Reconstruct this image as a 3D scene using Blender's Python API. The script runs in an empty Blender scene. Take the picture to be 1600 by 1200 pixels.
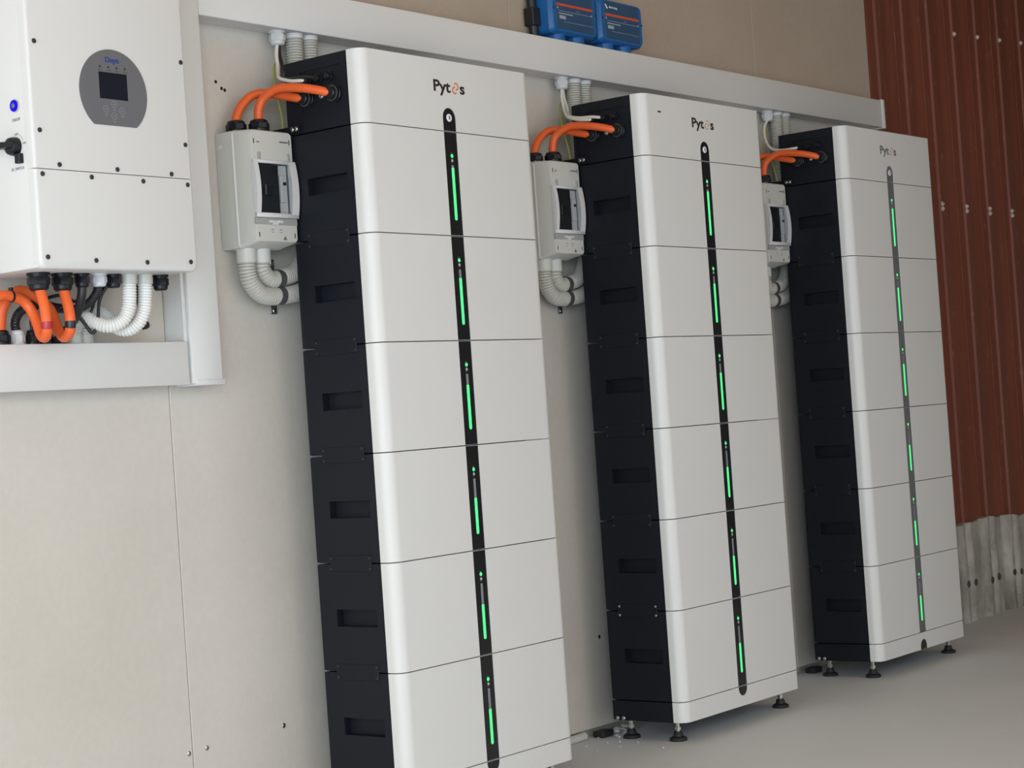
import bpy, bmesh, math, random
from mathutils import Vector, Matrix

random.seed(7)
scene = bpy.context.scene
COL = scene.collection

# ------------------------------------------------------------------ camera
cam_data = bpy.data.cameras.new('camera')
cam = bpy.data.objects.new('camera', cam_data)
COL.objects.link(cam)
cam_data.sensor_width = 36.0
cam_data.lens = 66.567
cam_data.clip_start = 0.05
_r = Vector((0.6169, -0.7840, -0.0692)).normalized()
_f = Vector((0.7864, 0.6174, 0.0161)).normalized()
_u = _r.cross(_f).normalized()
_r = _f.cross(_u).normalized()
_m = Matrix((_r, _u, -_f)).transposed().to_4x4()
_m.translation = Vector((-1.9048, -2.6813, 0.8669))
cam.matrix_world = _m
scene.camera = cam

# ------------------------------------------------------------------ world / light / exposure
world = bpy.data.worlds.new('overcast_sky')
scene.world = world
world.use_nodes = True
bg = world.node_tree.nodes['Background']
bg.inputs['Color'].default_value = (0.965, 0.985, 1.0, 1.0)
bg.inputs['Strength'].default_value = 1.65

def area_light(name, loc, target, sx, sy, power, color):
    l = bpy.data.lights.new(name, 'AREA')
    l.shape = 'RECTANGLE'; l.size = sx; l.size_y = sy
    l.energy = power; l.color = color
    o = bpy.data.objects.new(name, l); COL.objects.link(o)
    o.location = loc
    d = Vector(target) - Vector(loc)
    o.rotation_euler = d.to_track_quat('-Z', 'Z').to_euler()
    return o
area_light('daylight_from_shed_opening', (-3.4, -3.1, 0.65), (1.3, 0.0, 0.5), 4.6, 1.3, 158.0, (0.72, 0.88, 1.0))
area_light('added_left_fill', (-4.6, -1.0, 1.0), (1.1, -0.3, 0.8), 1.8, 2.0, 62.0, (0.84, 0.93, 1.0))  # fill light added on the left to brighten the rounded tower corners

scene.view_settings.view_transform = 'Standard'
scene.view_settings.look = 'None'
scene.view_settings.gamma = 1.0
scene.view_settings.use_curve_mapping = False
scene.view_settings.exposure = -0.08

ZF = 1.666          # height of the tower tops above the floor
WALL = 0.315        # front of the wall boards
TRUNK = 0.250       # front of the trunking

# ------------------------------------------------------------------ materials
MATS = {}
def mat(name, color, rough=0.5, metal=0.0, spec=0.5, noise=None, bump=0.0, bscale=200.0, emit=None, coat=0.0):
    if name in MATS: return MATS[name]
    m = bpy.data.materials.new(name); m.use_nodes = True
    nt = m.node_tree; b = nt.nodes['Principled BSDF']
    b.inputs['Base Color'].default_value = (*color, 1)
    b.inputs['Roughness'].default_value = rough
    b.inputs['Metallic'].default_value = metal
    b.inputs['Specular IOR Level'].default_value = spec
    b.inputs['Coat Weight'].default_value = coat
    tc = nt.nodes.new('ShaderNodeTexCoord')
    if noise:
        sc, amt, col2 = noise
        n = nt.nodes.new('ShaderNodeTexNoise'); n.inputs['Scale'].default_value = sc
        n.inputs['Detail'].default_value = 5.0
        nt.links.new(tc.outputs['Object'], n.inputs['Vector'])
        rp = nt.nodes.new('ShaderNodeValToRGB')
        rp.color_ramp.elements[0].position = 0.5 - amt; rp.color_ramp.elements[0].color = (*color, 1)
        rp.color_ramp.elements[1].position = 0.5 + amt; rp.color_ramp.elements[1].color = (*col2, 1)
        nt.links.new(n.outputs['Fac'], rp.inputs['Fac'])
        nt.links.new(rp.outputs['Color'], b.inputs['Base Color'])
    if bump:
        n2 = nt.nodes.new('ShaderNodeTexNoise'); n2.inputs['Scale'].default_value = bscale
        n2.inputs['Detail'].default_value = 3.0
        nt.links.new(tc.outputs['Object'], n2.inputs['Vector'])
        bp = nt.nodes.new('ShaderNodeBump'); bp.inputs['Strength'].default_value = bump
        bp.inputs['Distance'].default_value = 0.001
        nt.links.new(n2.outputs['Fac'], bp.inputs['Height'])
        nt.links.new(bp.outputs['Normal'], b.inputs['Normal'])
    if emit:
        b.inputs['Emission Color'].default_value = (*emit[0], 1)
        b.inputs['Emission Strength'].default_value = emit[1]
    MATS[name] = m
    return m

WHITE = mat('white_powder_coat', (0.685, 0.682, 0.668), 0.42, noise=(3.0, 0.25, (0.66, 0.657, 0.64)), bump=0.06, bscale=900)
INVW = mat('white_inverter_paint', (0.67, 0.667, 0.655), 0.45, bump=0.08, bscale=900)
BLACK = mat('black_powder_coat', (0.007, 0.009, 0.014), 0.48, spec=0.24, bump=0.10, bscale=1200)
GLOSSB = mat('black_gloss_strip', (0.010, 0.011, 0.013), 0.22)
FILM = mat('film_covered_strip', (0.13, 0.135, 0.14), 0.38)
GLAND = mat('black_nylon', (0.007, 0.008, 0.012), 0.36, spec=0.35)
WGLAND = mat('white_nylon', (0.64, 0.64, 0.66), 0.4)
RUBBER = mat('black_rubber', (0.012, 0.012, 0.014), 0.6)
ORANGE = mat('orange_cable_sheath', (0.80, 0.130, 0.026), 0.45, noise=(30, 0.3, (0.76, 0.118, 0.022)))
REDTAPE = mat('red_tape', (0.42, 0.02, 0.035), 0.35)
BLKTAPE = mat('black_tape', (0.012, 0.012, 0.014), 0.35)
CONDUIT = mat('light_grey_conduit', (0.53, 0.52, 0.475), 0.45)
WCONDUIT = mat('white_conduit', (0.80, 0.79, 0.76), 0.4)
COLLAR = mat('grey_conduit_collar', (0.60, 0.60, 0.56), 0.4)
TRUNKM = mat('light_grey_trunking', (0.71, 0.71, 0.70), 0.42, bump=0.04, bscale=300)
BOXM = mat('light_grey_box_plastic', (0.60, 0.595, 0.555), 0.42)
BOXSTRIP = mat('mid_grey_box_plastic', (0.36, 0.36, 0.34), 0.45)
DOORFR = mat('clear_white_door_rim', (0.68, 0.68, 0.69), 0.18)
BRKW = mat('white_breaker_plastic', (0.72, 0.73, 0.74), 0.4)
BRKD = mat('dark_breaker_plastic', (0.015, 0.017, 0.019), 0.35)
STEEL = mat('zinc_steel', (0.62, 0.62, 0.60), 0.32, metal=1.0)
DSTEEL = mat('dark_strap_steel', (0.17, 0.17, 0.175), 0.42, metal=0.6)
INK = mat('black_print', (0.012, 0.012, 0.012), 0.5)
GINK = mat('grey_print', (0.16, 0.16, 0.15), 0.5)
OINK = mat('orange_print', (0.62, 0.20, 0.06), 0.5)
BINK = mat('blue_print', (0.012, 0.05, 0.24), 0.4)
WINK = mat('white_print', (0.75, 0.78, 0.82), 0.5)
PANEL = mat('grey_display_panel', (0.130, 0.132, 0.142), 0.38, spec=0.35)
SCREEN = mat('dark_lcd_glass', (0.006, 0.009, 0.016), 0.25, spec=0.12)
BTN = mat('lavender_key_print', (0.22, 0.225, 0.28), 0.4)
BLUE = mat('blue_lacquer', (0.010, 0.115, 0.34), 0.42, bump=0.05, bscale=800)
DBLUE = mat('dark_blue_label', (0.024, 0.075, 0.155), 0.4)
OSTRIPE = mat('orange_red_stripe', (0.62, 0.085, 0.035), 0.45)
WCABLE = mat('white_cable', (0.72, 0.71, 0.66), 0.4)
BCABLE = mat('black_cable', (0.012, 0.012, 0.016), 0.42)
EARTH = mat('yellow_green_wire', (0.36, 0.38, 0.07), 0.45)
GREEN = mat('green_led', (0.05, 0.5, 0.15), 0.4, emit=((0.09, 0.95, 0.27), 1.0))
GREY_LED = mat('unlit_led_bar', (0.22, 0.23, 0.25), 0.4)
BUTTONW = mat('chrome_white_button', (0.80, 0.82, 0.84), 0.25)
BLUELED = mat('blue_ring_light', (0.002, 0.002, 0.05), 0.5, spec=0.1, emit=((0.003, 0.001, 0.80), 1.0))
CHIP = mat('pale_rubble', (0.55, 0.54, 0.52), 0.9, bump=0.5, bscale=150)
SCRW = mat('dark_screw', (0.035, 0.035, 0.035), 0.4, metal=0.4)

def clear_mat():
    m = bpy.data.materials.new('clear_door_plastic'); m.use_nodes = True
    nt = m.node_tree; nt.nodes.clear()
    o = nt.nodes.new('ShaderNodeOutputMaterial'); mx = nt.nodes.new('ShaderNodeMixShader')
    t = nt.nodes.new('ShaderNodeBsdfTransparent'); t.inputs['Color'].default_value = (0.90, 0.91, 0.92, 1)
    g = nt.nodes.new('ShaderNodeBsdfGlossy'); g.inputs['Roughness'].default_value = 0.06
    mx.inputs[0].default_value = 0.06
    nt.links.new(t.outputs[0], mx.inputs[1])
    nt.links.new(g.outputs[0], mx.inputs[2]); nt.links.new(mx.outputs[0], o.inputs[0])
    return m
CLEAR = clear_mat()

def nodes_mat(name):
    m = bpy.data.materials.new(name); m.use_nodes = True
    nt = m.node_tree
    return m, nt, nt.nodes['Principled BSDF'], nt.nodes.new('ShaderNodeTexCoord')

def ramp(nt, fac, stops):
    r = nt.nodes.new('ShaderNodeValToRGB')
    e = r.color_ramp.elements
    while len(e) < len(stops): e.new(0.5)
    for k, (p, c) in enumerate(stops):
        e[k].position = p; e[k].color = (*c, 1) if len(c) == 3 else c
    nt.links.new(fac, r.inputs['Fac'])
    return r.outputs['Color']
def noise(nt, vec, scale, detail=4.0, rough=0.55, stretch=None):
    if stretch:
        mp = nt.nodes.new('ShaderNodeMapping'); mp.inputs['Scale'].default_value = stretch
        nt.links.new(vec, mp.inputs['Vector']); vec = mp.outputs['Vector']
    n = nt.nodes.new('ShaderNodeTexNoise'); n.inputs['Scale'].default_value = scale
    n.inputs['Detail'].default_value = detail; n.inputs['Roughness'].default_value = rough
    nt.links.new(vec, n.inputs['Vector'])
    return n.outputs['Fac']
def mix(nt, fac, a, b, mode='MIX'):
    x = nt.nodes.new('ShaderNodeMix'); x.data_type = 'RGBA'; x.blend_type = mode
    if isinstance(fac, float): x.inputs[0].default_value = fac
    else: nt.links.new(fac, x.inputs[0])
    for k, v in ((6, a), (7, b)):
        if isinstance(v, tuple): x.inputs[k].default_value = (*v, 1)
        else: nt.links.new(v, x.inputs[k])
    return x.outputs[2]
def add_bump(nt, b, h, strength, dist=0.002):
    bp = nt.nodes.new('ShaderNodeBump'); bp.inputs['Strength'].default_value = strength
    bp.inputs['Distance'].default_value = dist
    nt.links.new(h, bp.inputs['Height']); nt.links.new(bp.outputs['Normal'], b.inputs['Normal'])

def board_material(name, lo, hi, pale):
    m, nt, b, tc = nodes_mat(name)
    v = tc.outputs['Object']
    base = ramp(nt, noise(nt, v, 2.2, 5), [(0.30, lo), (0.70, hi)])
    streak = ramp(nt, noise(nt, v, 5.0, 4, 0.6, (1.0, 1.0, 0.4)), [(0.62, (0, 0, 0)), (0.80, (0.5, 0.5, 0.5))])
    c = mix(nt, streak, base, pale)
    fine = ramp(nt, noise(nt, v, 60.0, 3), [(0.35, (0.975, 0.975, 0.975)), (0.7, (1.015, 1.015, 1.015))])
    c = mix(nt, 1.0, c, fine, 'MULTIPLY')
    nt.links.new(c, b.inputs['Base Color']); b.inputs['Roughness'].default_value = 0.75
    add_bump(nt, b, noise(nt, v, 120.0, 3), 0.10, 0.0006)
    return m
def floor_material():
    m, nt, b, tc = nodes_mat('concrete_floor')
    v = tc.outputs['Object']
    base = ramp(nt, noise(nt, v, 1.4, 6, 0.6), [(0.3, (0.605, 0.645, 0.685)), (0.72, (0.675, 0.71, 0.745))])
    rust = ramp(nt, noise(nt, v, 3.3, 5, 0.7), [(0.66, (0, 0, 0)), (0.80, (0.5, 0.5, 0.5))])
    c = mix(nt, rust, base, (0.50, 0.45, 0.40))
    dust = ramp(nt, noise(nt, v, 7.0, 6, 0.65, (1.0, 0.35, 1.0)), [(0.58, (0, 0, 0)), (0.8, (0.5, 0.5, 0.5))])
    c = mix(nt, dust, c, (0.66, 0.665, 0.665))
    nt.links.new(c, b.inputs['Base Color']); b.inputs['Roughness'].default_value = 0.62
    add_bump(nt, b, noise(nt, v, 45.0, 5), 0.25, 0.002)
    return m
def red_sheet_material():
    m, nt, b, tc = nodes_mat('red_brown_sheet_paint')
    v = tc.outputs['Object']
    base = ramp(nt, noise(nt, v, 3.0, 5, 0.6, (1.0, 1.0, 0.3)), [(0.3, (0.175, 0.050, 0.030)), (0.75, (0.24, 0.070, 0.040))])
    spots = ramp(nt, noise(nt, v, 34.0, 4, 0.7, (1.0, 1.0, 0.45)), [(0.61, (0, 0, 0)), (0.74, (0.55, 0.55, 0.55))])
    c = mix(nt, spots, base, (0.36, 0.24, 0.18))
    nt.links.new(c, b.inputs['Base Color']); b.inputs['Roughness'].default_value = 0.5; b.inputs['Specular IOR Level'].default_value = 0.3
    add_bump(nt, b, noise(nt, v, 30.0, 3), 0.15, 0.002)
    return m
def plinth_material():
    m, nt, b, tc = nodes_mat('stained_concrete_plinth')
    v = tc.outputs['Object']
    base = ramp(nt, noise(nt, v, 6.0, 6, 0.65, (1.0, 1.0, 0.5)), [(0.36, (0.20, 0.185, 0.16)), (0.62, (0.50, 0.475, 0.42))])
    c = mix(nt, ramp(nt, noise(nt, v, 22.0, 4, 0.7), [(0.6, (0, 0, 0)), (0.75, (0.6, 0.6, 0.6))]), base, (0.17, 0.15, 0.13))
    nt.links.new(c, b.inputs['Base Color']); b.inputs['Roughness'].default_value = 0.85
    add_bump(nt, b, noise(nt, v, 50.0, 5), 0.5, 0.003)
    return m
BOARD = board_material('cement_board', (0.575, 0.535, 0.480), (0.635, 0.595, 0.54), (0.70, 0.68, 0.64))
UPBOARD = board_material('brown_cement_board', (0.41, 0.335, 0.265), (0.46, 0.38, 0.305), (0.49, 0.415, 0.34))
FLOOR, REDSHEET, PLINTH = floor_material(), red_sheet_material(), plinth_material()
ROOFM = mat('warm_bounce_roof', (0.72, 0.44, 0.20), 0.8, noise=(2.0, 0.3, (0.64, 0.38, 0.17)))  # invented roof colour, kept saturated so its bounce warms the upper wall

# ------------------------------------------------------------------ mesh helpers
class MB:
    def __init__(self): self.bm = bmesh.new()
    def raw(self, verts, faces):
        vs = [self.bm.verts.new(v) for v in verts]
        for f in faces:
            try: self.bm.faces.new([vs[i] for i in f])
            except ValueError: pass
        return self
    def box(self, x0, x1, y0, y1, z0, z1, bev=0.0, seg=2):
        t = bmesh.new()
        bmesh.ops.create_cube(t, size=1.0)
        for v in t.verts:
            v.co = Vector(((x0 + x1) / 2 + v.co.x * (x1 - x0), (y0 + y1) / 2 + v.co.y * (y1 - y0), (z0 + z1) / 2 + v.co.z * (z1 - z0)))
        if bev > 0:
            bmesh.ops.bevel(t, geom=list(t.edges), offset=bev, segments=seg, profile=0.5, affect='EDGES')
        self.take(t); return self
    def take(self, t):
        t.verts.index_update()
        vs = [self.bm.verts.new(v.co) for v in t.verts]
        for f in t.faces:
            try: self.bm.faces.new([vs[v.index] for v in f.verts])
            except ValueError: pass
        t.free()
    def prism(self, pts, axis, a, b):
        """polygon pts (2D) extruded along axis from a to b; 2D order: x:(y,z) y:(x,z) z:(x,y)"""
        def P(p, t):
            return {'x': (t, p[0], p[1]), 'y': (p[0], t, p[1]), 'z': (p[0], p[1], t)}[axis]
        n = len(pts)
        self.raw([P(p, a) for p in pts] + [P(p, b) for p in pts],
                 [list(range(n))[::-1], list(range(n, 2 * n))] + [[i, (i + 1) % n, n + (i + 1) % n, n + i] for i in range(n)])
        return self
    def lathe(self, base, direction, prof, seg=20, ang0=0.0):
        """prof: list of (distance along direction, radius)"""
        d = Vector(direction).normalized(); base = Vector(base)
        a = Vector((0, 0, 1)) if abs(d.z) < 0.9 else Vector((1, 0, 0))
        u = d.cross(a).normalized(); w = d.cross(u).normalized()
        rings, verts, faces = [], [], []
        for t, r in prof:
            ring = []
            for k in range(seg):
                an = ang0 + 2 * math.pi * k / seg
                ring.append(len(verts)); verts.append(base + d * t + (u * math.cos(an) + w * math.sin(an)) * r)
            rings.append(ring)
        for i in range(len(rings) - 1):
            for k in range(seg):
                faces.append([rings[i][k], rings[i][(k + 1) % seg], rings[i + 1][(k + 1) % seg], rings[i + 1][k]])
        faces.append(rings[0][::-1]); faces.append(rings[-1])
        self.raw(verts, faces); return self
    def tube(self, path, r, seg=12, rf=None):
        """tube along a path of Vectors; rf(i) multiplies the radius at a ring"""
        n = len(path); verts, faces = [], []
        t0 = (path[1] - path[0]).normalized()
        a = Vector((0, 0, 1)) if abs(t0.z) < 0.9 else Vector((1, 0, 0))
        u = t0.cross(a).normalized()
        for i in range(n):
            t = (path[min(i + 1, n - 1)] - path[max(i - 1, 0)]).normalized()
            u = (u - t * u.dot(t)).normalized(); w = t.cross(u)
            rr = r * (rf(i) if rf else 1.0)
            for k in range(seg):
                an = 2 * math.pi * k / seg
                verts.append(path[i] + (u * math.cos(an) + w * math.sin(an)) * rr)
        for i in range(n - 1):
            for k in range(seg):
                faces.append([i * seg + k, i * seg + (k + 1) % seg, (i + 1) * seg + (k + 1) % seg, (i + 1) * seg + k])
        faces.append(list(range(seg))[::-1]); faces.append([(n - 1) * seg + k for k in range(seg)])
        self.raw(verts, faces); return self
    def mesh(self, name, material, sharp=34.0):
        bm = self.bm
        bmesh.ops.recalc_face_normals(bm, faces=list(bm.faces))
        for f in bm.faces: f.smooth = True
        for e in bm.edges:
            if len(e.link_faces) == 2:
                e.smooth = e.calc_face_angle(0.0) < math.radians(sharp)
        me = bpy.data.meshes.new(name); bm.to_mesh(me); bm.free()
        me.materials.append(material)
        return me

def catmull(pts, step=0.004):
    pts = [Vector(p) for p in pts]
    P = [pts[0] * 2 - pts[1]] + pts + [pts[-1] * 2 - pts[-2]]
    dense = []
    for i in range(1, len(P) - 2):
        p0, p1, p2, p3 = P[i - 1], P[i], P[i + 1], P[i + 2]
        for k in range(24):
            t = k / 24
            dense.append(0.5 * ((2 * p1) + (p2 - p0) * t + (2 * p0 - 5 * p1 + 4 * p2 - p3) * t * t + (3 * p1 - p0 - 3 * p2 + p3) * t ** 3))
    dense.append(pts[-1].copy())
    L = [0.0]
    for i in range(1, len(dense)): L.append(L[-1] + (dense[i] - dense[i - 1]).length)
    n = max(4, int(L[-1] / step)); out = []; j = 0
    for k in range(n + 1):
        s = L[-1] * k / n
        while j < len(L) - 2 and L[j + 1] < s: j += 1
        t = (s - L[j]) / max(1e-9, L[j + 1] - L[j])
        out.append(dense[j].lerp(dense[j + 1], min(1, max(0, t))))
    return out

def obj(name, me, parent=None, loc=(0, 0, 0), rot=None):
    o = bpy.data.objects.new(name, me); COL.objects.link(o)
    o.location = loc
    if rot: o.rotation_euler = rot
    if parent: o.parent = parent
    return o
def tag(o, label=None, cat=None, group=None, kind=None):
    if label: o['label'] = label
    if cat: o['category'] = cat
    if group: o['group'] = group
    if kind: o['kind'] = kind
    return o
def thing(name, loc, label, cat, group=None):
    return tag(obj(name, None, None, loc), label, cat, group)
CACHE = {}
def cached(key, fn):
    if key not in CACHE: CACHE[key] = fn()
    return CACHE[key]

def text_mesh(key, txt, size, material, axis='front', width=None, bold=0.0, depth=0.0003):
    """flat printed lettering centred on the origin; front: reads along +x on a face towards -y, left: along -y on a face towards -x"""
    def make():
        cu = bpy.data.curves.new(key, 'FONT'); cu.body = txt; cu.size = size
        cu.align_x = 'CENTER'; cu.align_y = 'CENTER'; cu.offset = bold; cu.extrude = depth; cu.resolution_u = 4
        ob = bpy.data.objects.new(key, cu); COL.objects.link(ob)
        bpy.context.view_layer.update()
        me = bpy.data.meshes.new_from_object(ob.evaluated_get(bpy.context.evaluated_depsgraph_get()))
        bpy.data.objects.remove(ob)
        xs = [v.co.x for v in me.vertices]; s = 1.0
        cx = (max(xs) + min(xs)) / 2
        if width: s = width / (max(xs) - min(xs))
        for v in me.vertices:
            x, y, z = (v.co.x - cx) * s, v.co.y, v.co.z
            v.co = Vector((x, -z, y)) if axis == 'front' else Vector((-z, -x, y))
        me.materials.clear(); me.materials.append(material)
        return me
    return cached('txt_' + key, make)

def screw_mesh(key, r, h, direction, material, dome=True):
    def make():
        prof = [(-0.002, r), (h * 0.5, r), (h, r * 0.72)] if dome else [(-0.002, r), (h, r)]
        return MB().lathe((0, 0, 0), direction, prof, 12).mesh(key, material)
    return cached(key, make)

def gland_mesh(key, r, length, direction, material, hexa=True):
    """cable gland: thin flange, hex nut, domed cap"""
    def make():
        mb = MB()
        mb.lathe((0, 0, 0), direction, [(-0.001, r * 1.02), (length * 0.16, r * 1.02)], 18)
        mb.lathe((0, 0, 0), direction, [(length * 0.16, r * 0.86), (length * 0.24, r * 0.86)], 18)
        mb.lathe((0, 0, 0), direction, [(length * 0.24, r * 0.97), (length * 0.27, r), (length * 0.66, r), (length * 0.70, r * 0.94)], 8)
        mb.lathe((0, 0, 0), direction, [(length * 0.70, r * 0.88), (length * 0.90, r * 0.84), (length, r * 0.66)], 18)
        return mb.mesh(key, material)
    return cached(key, make)

# ------------------------------------------------------------------ setting
fl = obj('floor', MB().raw([(-14, -12, 0), (14, -12, 0), (14, 6, 0), (-14, 6, 0)], [[0, 1, 2, 3]]).mesh('floor', FLOOR))
tag(fl, 'grey concrete floor', kind='structure')

# back wall: substrate (never seen face-on) with the cement boards as its pieces
wb = obj('wall_back', MB().box(-6.0, 4.0, 0.330, 0.400, 0.0, 2.45).mesh('wall_back', PLINTH))
tag(wb, 'beige grey cement board wall', kind='structure')
seams = [-6.0, -0.49, 0.756, 2.005, 3.25, 4.020]
for a, b in zip(seams[:-1], seams[1:]):
    obj('panel', MB().box(a + 0.001, b - 0.001, WALL, 0.3295, 0.020, 1.799, 0.0012, 1).mesh('panel', BOARD), wb)
    obj('panel', MB().box(a + 0.001, b - 0.001, WALL, 0.3295, 1.801, 2.448, 0.0012, 1).mesh('panel', UPBOARD), wb)['label'] = 'browner upper board above the trunking'
sm = screw_mesh('wall_screw', 0.0055, 0.002, (0, -1, 0), STEEL)
for x, z in ((1.021, 0.223), (0.794, 0.215), (0.744, 0.212), (2.213, 0.256)):
    s_ = obj('screw', sm, wb, (x, WALL, z))
hm = cached('plug_hole', lambda: MB().lathe((0, 0, 0), (0, -1, 0), [(-0.001, 0.004), (0.0006, 0.004)], 10).mesh('plug_hole', INK))
for x, z in ((0.947, 1.631), (0.963, 1.618), (0.972, 1.615)):
    obj('plug_hole', hm, wb, (x, WALL, z))

# corrugated sheet continuing the wall
prof = []
x = 3.93
y_p, y_g = 0.335, 0.3435
pts = []
while x < 9.0:
    pts += [(x, y_p), (x + 0.046, y_p), (x + 0.050, y_p + 0.0014), (x + 0.092, y_p + 0.0014), (x + 0.096, y_p), (x + 0.131, y_p), (x + 0.134, y_p - 0.0018), (x + 0.141, y_p), (x + 0.146, y_g), (x + 0.2035, y_g)]
    x += 0.2085
n = len(pts)
# pan starts are placed so that a pan's left edge falls at x = 4.560
pts = [(px + (4.560 - (3.93 + 0.2085 * 3)), py) for px, py in pts]
mb = MB()
mb.raw([(px, py, 0.300) for px, py in pts] + [(px, py, 2.448) for px, py in pts], [[i, i + 1, n + i + 1, n + i] for i in range(n - 1)])
wr = obj('wall_right', mb.mesh('wall_right', REDSHEET, 20))
tag(wr, 'red brown painted corrugated metal sheet wall', kind='structure')
rv = cached('sheet_screw', lambda: MB().lathe((0, 0, 0), (0, -1, 0), [(-0.001, 0.009), (0.003, 0.009), (0.004, 0.005), (0.008, 0.0045)], 10).mesh('sheet_screw', mat('scuffed_screw_head', (0.62, 0.56, 0.50), 0.5)))
for k in range(0, 20):
    for dz in (0.0, 0.018):
        obj('screw', rv, wr, (4.566 + 0.2085 * k, y_p, 1.512 + dz))
for k in range(1, 6):
    obj('screw', rv, wr, (4.566 + 0.2085 * k, y_p, 2.17 + 0.012 * k))

# fluted concrete foot of the corrugated wall
xs = []
x = 4.06
ring = []
while x < 9.0:
    for k in range(9):                                      # two half-round flutes per sheet pitch
        a = math.pi * k / 8
        ring.append((x + 0.030 - 0.026 * math.cos(a), 0.338 - 0.022 * math.sin(a)))
    ring += [(x + 0.058, 0.340)]
    for k in range(9):
        a = math.pi * k / 8
        ring.append((x + 0.092 - 0.026 * math.cos(a), 0.338 - 0.022 * math.sin(a)))
    ring += [(x + 0.122, 0.340), (x + 0.150, 0.336), (x + 0.176, 0.336), (x + 0.2, 0.341)]
    x += 0.205
n = len(ring)
ring = [(px - 0.013, py - 0.012) for px, py in ring]
zt = [0.352 + 0.010 * math.sin(px * 7.0) + 0.005 * math.sin(px * 31) for px, py in ring]
rows = 7
verts = []
for j in range(rows):
    for i, (px, py) in enumerate(ring):
        z = zt[i] * j / (rows - 1)
        verts.append((px + random.uniform(-.002, .002), py + random.uniform(-.002, .002), z))
faces = [[j * n + i, j * n + i + 1, (j + 1) * n + i + 1, (j + 1) * n + i] for j in range(rows - 1) for i in range(n - 1)]
faces += [[(rows - 1) * n + i, (rows - 1) * n + i + 1, rows * n + i + 1, rows * n + i] for i in range(n - 1)]
verts += [(px, 0.37, zt[i]) for i, (px, py) in enumerate(ring)]
pl = obj('plinth', MB().raw(verts, faces).mesh('plinth', PLINTH, 50), wr)
pl['label'] = 'pale stained fluted concrete foot of the wall'
hole = cached('notch', lambda: MB().lathe((0, 0, 0), (0, -1, 0), [(-0.02, 0.013), (0.0015, 0.013), (0.002, 0.010)], 12).mesh('notch', mat('dark_hole', (0.07, 0.062, 0.055), 0.9)))
for k in range(0, 8):
    for dx in (0.030, 0.092):
        obj('notch', hole, pl, (4.06 - 0.013 + 0.205 * k + dx + 0.004, 0.3045, 0.135 + random.uniform(-.006, .006)))

# unseen roof and walls added to bounce warm light and shade the far side
rf = obj('added_bounce_roof', MB().box(-2.6, 9.2, -3.6, 0.5, 2.45, 2.55).mesh('added_bounce_roof', ROOFM))
tag(rf, 'unseen brown roof added to block sky and bounce warm light', kind='structure')
wf = obj('added_shade_wall_front', MB().box(3.7, 9.2, -3.6, -3.5, 0.0, 2.45).mesh('added_shade_wall_front', BOARD))
tag(wf, 'unseen front wall added to shade the far side', kind='structure')
we = obj('added_shade_wall_end', MB().box(9.1, 9.2, -3.5, 0.40, 0.0, 2.45).mesh('added_shade_wall_end', BOARD))
tag(we, 'unseen end wall added to shape the light at the far end', kind='structure')

# ------------------------------------------------------------------ trunking
def trunk(axis, a, b, lo, hi, flare=0.0):
    """body, lid lips and an end cap; axis x: runs a..b in x between z lo..hi; axis z: runs a..b in z between x lo..hi"""
    def bx(mb, s0, s1, y0, y1, c0, c1, bev):
        if axis == 'x': mb.box(s0, s1, y0, y1, c0, c1, bev)
        else: mb.box(c0, c1, y0, y1, s0, s1, bev)
    body, lid = MB(), MB()
    bx(body, a, b, TRUNK + 0.010, WALL - 0.0005, lo + 0.0015 - flare, hi - 0.0015, 0.0)
    bx(lid, a, b, TRUNK, TRUNK + 0.0095, lo, hi, 0.0028)
    return body, lid
tt = thing('cable_trunking', (0.851, WALL, ZF + 0.087), 'long light grey horizontal cable trunking above the three battery towers', 'cable trunking')
O = Vector(tt.location)
def sub(me, o=None):
    me.transform(Matrix.Translation(-(o or O))); return me
body, lid = trunk('x', 0.851, 3.972, ZF + 0.0875, ZF + 0.181)
obj('body', sub(body.mesh('trunk_body', TRUNKM)), tt); obj('lid', sub(lid.mesh('trunk_lid', TRUNKM)), tt)
obj('end_cap', sub(MB().box(3.966, 3.984, TRUNK - 0.003, WALL - 0.0005, ZF + 0.085, ZF + 0.184, 0.002).mesh('end_cap', TRUNKM)), tt)
tv = thing('cable_trunking', (0.807, WALL, ZF - 0.69), 'vertical light grey cable trunking to the right of the white inverter', 'cable trunking')
O = Vector(tv.location)
body, lid = trunk('z', ZF - 0.690, 2.43, 0.766, 0.850, 0.010)
obj('body', sub(body.mesh('trunk_body', TRUNKM)), tv); obj('lid', sub(lid.mesh('trunk_lid', TRUNKM)), tv)
obj('end_cap', sub(MB().box(0.776, 0.8535, TRUNK - 0.003, WALL - 0.0005, ZF - 0.694, ZF - 0.682, 0.0015).mesh('end_cap', WGLAND)), tv)
th = thing('cable_trunking', (0.2, WALL, ZF - 0.692), 'horizontal light grey cable trunking below the inverter and its cables', 'cable trunking')
O = Vector(th.location)
body, lid = trunk('x', -0.6, 0.7565, ZF - 0.692, ZF - 0.602)
obj('body', sub(body.mesh('trunk_body', TRUNKM)), th); obj('lid', sub(lid.mesh('trunk_lid', TRUNKM)), th)

# ------------------------------------------------------------------ battery tower
W, D, E_, R_ = 0.59, 0.226, 0.038, 0.0264
H, HC, HB = 0.2336, 0.1599, 0.0523
SX0, SX1 = 0.262, 0.307          # black strip in the front
GD = 0.0035                      # groove depth

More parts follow.
